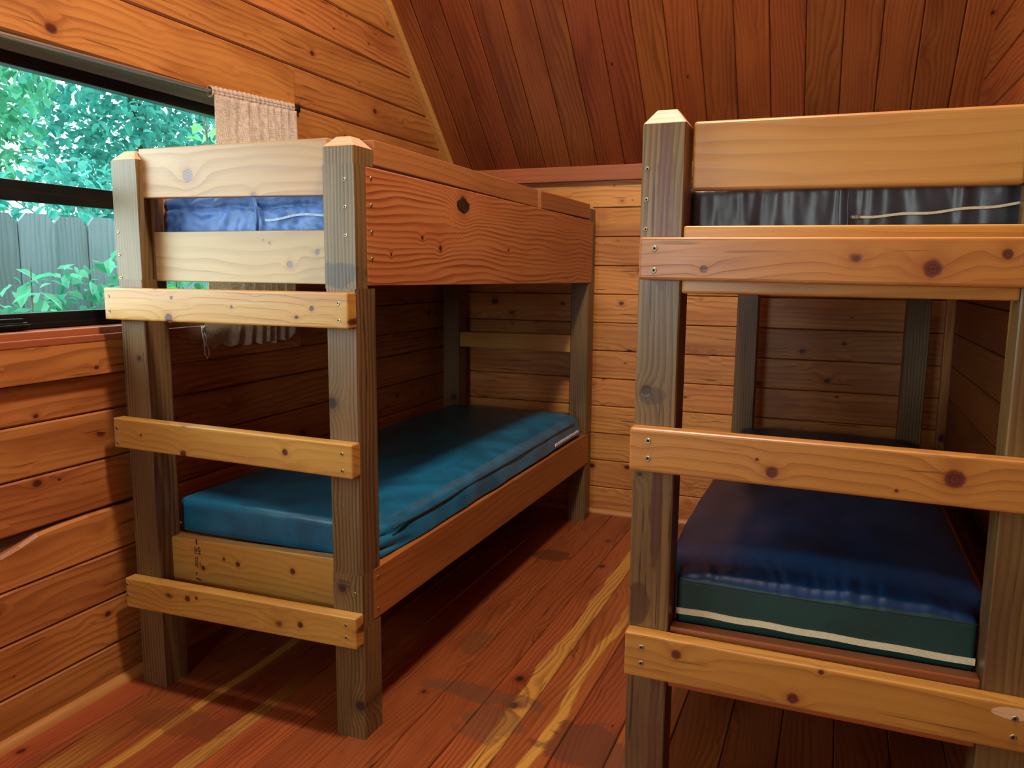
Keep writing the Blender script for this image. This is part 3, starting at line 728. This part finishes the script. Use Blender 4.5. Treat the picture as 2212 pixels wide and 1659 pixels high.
w = MB(); w.tube([(-.290, B0y-.004, 1.424), (-.283, B0y-.009, 1.40), (-.280, B0y-.010, 1.37), (-.284, B0y-.008, 1.335)], .0045, 8); w.build('welt', M['nylon'], m2)

# upper mattress of bed 2: slate nylon
m3 = thing('mattress', 'dark slate grey mattress on the upper bunk of the right bed', 'mattress', (1.17, 1.0, 1.316), GM)
D0x, D1x, D0y, D1y, D0z, D1z = .858, 1.515, .114, 1.90, 1.317, 1.424
def d3(v, p):
    t = (p.z-D0z)/(D1z-D0z); yy = (p.y-D0y)/(D1y-D0y)
    v.z = max(v.z, D0z)
    if yy < .05: v.y -= (1-smooth(0,.05,yy))*(.006*N3(p.x*26, p.z*6, 2) + .010*abs(N3(p.x*38, p.z*4, 8))*t - .002)
    v.z += t*(.007*N3(p.x*22, p.y*5, 7) + .004*N3(p.x*50, p.y*8, 5))
    return v
b3 = mattress('cover', D0x, D1x, D0y, D1y, D0z, D1z, .020, d3, [M['slate']], m3, 130, 90, 18)
zp = ribbon('zipper', m3, M['zip'], [(x, D0y-.010, 1.3465+.020*((x-1.198)/.279)**1.5+.0015*math.sin(x*60)) for x in [1.204+.0102*i for i in range(28)]], (0,-1,0), .005, .003)
w = MB(); w.box(1.192, 1.206, D0y-.016, D0y-.009, 1.3445, 1.3535, .002); w.tube([(1.194+.004*math.cos(a), D0y-.0165, 1.349+.003*math.sin(a)) for a in [k*math.pi/4 for k in range(8)]], .0008, 5, True); w.build('zip_slider', M['steel'], zp)
w = MB()
for x in (1.165, 1.184): w.tube([(x+.001*math.sin(z*90), D0y-.0085, z) for z in [1.32+.01*i for i in range(9)]], .0007, 5)
w.build('seam_stitching', plain('pale_thread', (120,122,132), .7), m3)

# lower mattress of bed 2: puffed navy vinyl with dark green border and cream zipper
m4 = thing('mattress', 'puffed navy vinyl mattress with green border on the lower bunk of the right bed', 'mattress', (1.17, 1.0, .445), GM)
E0x, E1x, E0y, E1y, E0z, E1z = .832, 1.506, .070, 1.88, .446, .556
def d4(v, p):
    u = (p.x-E0x)/(E1x-E0x); t = (p.z-E0z)/(E1z-E0z); yy = (p.y-E0y)/(E1y-E0y)
    v.z = max(v.z, E0z)
    puff = (max(0, math.sin(math.pi*min(1, max(0, u))))**.45)*(max(0, math.sin(math.pi*min(1, max(0, yy))))**.30)
    v.z += smooth(.75, 1, t)*.045*puff
    pk = (1-smooth(.0, .10, yy))*smooth(.80, 1, t)
    v.z += pk*.008*abs(N3(p.x*28, p.y*4, 3)) - pk*.003
    v.z += smooth(.8,1,t)*(.005*N3(p.x*6, p.y*3.5, 1) + .003*N3(p.x*12, p.y*6, 4))
    if u < .06: v.x += (1-smooth(0,.06,u))*.006*N3(p.y*5, p.z*8, 2)
    q = 1-smooth(.098, .19, v.y)                            # the front corners tuck in between the posts
    lo, hi = .834+.044*q, 1.506-.032*q
    v.x = lo + (v.x-E0x)*(hi-lo)/(E1x-E0x)
    return v
b4 = mattress('cover', E0x, E1x, E0y, E1y, E0z, E1z, .010, d4, [M['vinyl_navy'], M['vinyl_green']], m4, 110, 150, 14, lambda k: 1 if k < .93 else 0)
ribbon('zipper', m4, M['zip'], [(x, E0y-.001+.0006*math.sin(x*55), .471-.008*(x-.87)/.6+.0008*math.sin(x*48)) for x in [.8795+.011*i for i in range(55)]], (0,-1,0), .0135, .004)
w = MB(); w.tube([(x, E0y-.001, .549-.004*math.sin((x-.84)*4.7)) for x in [.8795+.011*i for i in range(55)]], .0014, 6); w.build('seam_piping', M['seam'], m4)

# ------------------------------------------------------------------ outside
w = MB(); w.box(-14, XL-.2, -9, 12, -.5, -.40); o = w.build('ground', M['soil']); tag(o, kind='structure')
fen = thing('wooden_fence', 'weathered grey dog-ear picket fence seen through the window', 'fence', (-2.75, 2.2, -.4))
fm = wood('fence', 'z'); sp_ = .203
for k in range(-6, 22):
    y0 = 1.20 + sp_*k; wd = sp_-.006; h = 1.515+random.uniform(-.008,.008); c = .045
    s = [(y0,-.38),(y0+wd,-.38),(y0+wd,h-c),(y0+wd-c*.9,h),(y0+c*.9,h),(y0,h-c)]
    w = MB(); xx = -2.72+random.uniform(-.006,.006); w.prism(s, 'x', xx, xx+.018); w.build('picket', fm, fen)
for z in (0.0, 1.35):
    w = MB(); w.box(-2.765, -2.727, 0, 5.6, z, z+.088, .002); w.build('fence_rail', wood('fence', 'y'), fen)

def leaves(w, n, centre, rad, size, seed, shell=.0, box=None):
    """n leaf blades inside an ellipsoid (or box)"""
    R = random.Random(seed); cx, cy, cz = centre
    for _ in range(n):
        while True:
            a, b, c = R.uniform(-1,1), R.uniform(-1,1), R.uniform(-1,1)
            if box or shell <= a*a+b*b+c*c <= 1: break
        p = Vector((cx+a*rad[0], cy+b*rad[1], cz+c*rad[2]))
        s = size*R.uniform(.6, 1.3)
        rot = Matrix.Rotation(R.uniform(0, 6.283), 3, 'Z') @ Matrix.Rotation(R.uniform(-1.0, 1.3), 3, 'Y') @ Matrix.Rotation(R.uniform(-.7,.7), 3, 'X')
        wd = s*R.uniform(.22, .34); f = s*.12
        L = [(0,0,0),(s*.35,wd,f),(s*.75,wd*.75,f*.6),(s,0,-f),(s*.75,-wd*.75,f*.6),(s*.35,-wd,f),(s*.5,0,0)]
        vs = [p+rot@Vector(q) for q in L]
        w.add(vs, [(0,1,6),(1,2,6),(2,3,6),(3,4,6),(4,5,6),(5,0,6)])

def tree(label, base, h, crown, rad, n, size, mat, seed, cat='tree', name='leafy_tree', group=None, shell=0):
    t = thing(name, label, cat, base, group); R = random.Random(seed)
    w = MB(); leaves(w, n, crown, rad, size, seed, shell); f = w.build('foliage', mat, t, fixn=False); tag(f, kind='stuff')
    w = MB(); b = Vector(base); top = Vector(crown)
    w.tube([b, b.lerp(top, .4)+Vector((R.uniform(-.05,.05), R.uniform(-.1,.1), 0)), top], [.05*h, .035*h, .015*h], 8); w.build('trunk', M['bark'], t)
    for k in range(7):
        e = top + Vector((R.uniform(-.8,.8)*rad[0], R.uniform(-.8,.8)*rad[1], R.uniform(-.6,.7)*rad[2]))
        s = b.lerp(top, R.uniform(.5,.95)); w = MB(); w.tube([s, s.lerp(e,.5)+Vector((0,0,.08)), e], [.012*h, .008*h, .003*h], 6); w.build('branch', M['bark'], t)
    return t
GT = 'trees beyond the fence'
tree('large mint-green leafy tree behind the fence, filling the left of the upper pane', (-5.1, 2.1, -.4), 1.6, (-5.0, 2.0, 2.9), (1.1, 1.0, 1.6), 7600, .102, M['leaf'], 11, group=GT)
tree('bluish teal leafy tree behind the fence, seen in the middle of the upper pane', (-5.2, 4.3, -.4), 1.6, (-5.1, 4.3, 2.8), (1.1, 1.05, 1.7), 7600, .102, M['leaf2'], 12, group=GT)
tree('mint-green leafy tree behind the fence, beside the curtain edge of the window', (-5.1, 6.5, -.4), 1.6, (-5.0, 6.6, 2.9), (1.1, 1.0, 1.8), 7600, .102, M['leaf'], 13, group=GT)
tree('low dense shrub showing above the fence tops', (-3.35, 3.0, -.4), .8, (-3.3, 3.0, 1.3), (.28, 3.0, .65), 5600, .075, M['leaf2'], 14, 'shrub', 'shrub')
GS = 'saplings before the fence'
def sapling(label, base, h, lean, n, size, mat, seed, spread=.28):
    t = thing('sapling', label, 'sapling', base, GS); R = random.Random(seed); b = Vector(base)
    w = MB(); lw = MB()
    for k in range(n):
        d = Vector((R.uniform(-1,1)*spread + lean[0], R.uniform(-1,1)*spread + lean[1], h*R.uniform(.75,1.05)))
        m_ = b + d*.5 + Vector((R.uniform(-.05,.05), R.uniform(-.05,.05), .06)); e = b+d
        pts = [b, b.lerp(m_,.5)+Vector((0,0,.03)), m_, m_.lerp(e,.55)+Vector((0,0,.02)), e]
        w.tube(pts, [.008,.007,.0055,.004,.002], 6)
        for q in range(24):
            u = R.uniform(.3, 1.0); i = min(3, int(u*4)); p = pts[i].lerp(pts[i+1], u*4-i)
            leaves(lw, 1, p, (.05,.05,.03), size, R.random())
    w.build('stem', M['bark'], t); f = lw.build('foliage', mat, t, fixn=False); tag(f, kind='stuff')
sapling('fresh green sapling close to the glass, beside the left bed post', (-1.55, 1.12, -.4), 1.72, (0, 0), 8, .12, M['leaf3'], 3, .17)
sapling('pale mint sapling standing before the fence at the left of the lower pane', (-1.75, .62, -.4), 1.60, (0, 0), 8, .10, M['leaf'], 4, .2)
sapling('tall sapling whose thin stems cross the upper pane', (-1.75, 1.72, -.4), 2.65, (0, 0), 9, .11, M['leaf3'], 5, .26)
sapling('leafy sapling seen past the tall one, near the curtain', (-1.75, 2.45, -.4), 2.5, (0, 0), 9, .11, M['leaf'], 6, .26)
tree('low leafy bush at the foot of the fence', (-2.46, 1.9, -.4), .4, (-2.46, 1.9, .72), (.13, 1.3, .62), 2400, .075, M['leaf'], 21, 'bush', 'bush')

# ------------------------------------------------------------------ light
W = bpy.data.worlds.new('sky'); S.world = W; W.use_nodes = True
bg = W.node_tree.nodes['Background']; bg.inputs[0].default_value = (.86, .96, 1.0, 1); bg.inputs[1].default_value = 6.2
def area(name, loc, target, sx, sy, power, col):
    l = bpy.data.lights.new(name, 'AREA'); l.shape = 'RECTANGLE'; l.size = sx; l.size_y = sy; l.energy = power; l.color = col
    o = bpy.data.objects.new(name, l); C.objects.link(o); o.location = loc
    o.rotation_euler = (Vector(target)-Vector(loc)).to_track_quat('-Z', 'Y').to_euler(); return o
area('daylight_left', (-2.3, -1.7, 1.75), (-.2, .3, 1.35), 2.0, 1.6, 115, (.90, .97, 1.0))
area('daylight_front', (.2, YF-.35, 1.35), (.5, 0, 1.05), 1.0, 1.0, 120, (.88, 1.0, .96))
lp = bpy.data.lights.new('ceiling_lamp', 'POINT'); lp.energy = 310; lp.shadow_soft_size = .14; lp.color = (1.0, .90, .78)
lo = bpy.data.objects.new('ceiling_lamp', lp); C.objects.link(lo); lo.location = (.74, -.30, 3.2)

S.view_settings.view_transform = 'Standard'; S.view_settings.look = 'None'
S.view_settings.gamma = 1.0; S.view_settings.use_curve_mapping = False; S.view_settings.exposure = -0.28
S.cycles.use_denoising = True; S.cycles.use_adaptive_sampling = True; S.cycles.adaptive_threshold = .04
S.cycles.max_bounces = 5; S.cycles.diffuse_bounces = 2; S.cycles.glossy_bounces = 2; S.cycles.transmission_bounces = 2; S.cycles.transparent_max_bounces = 12
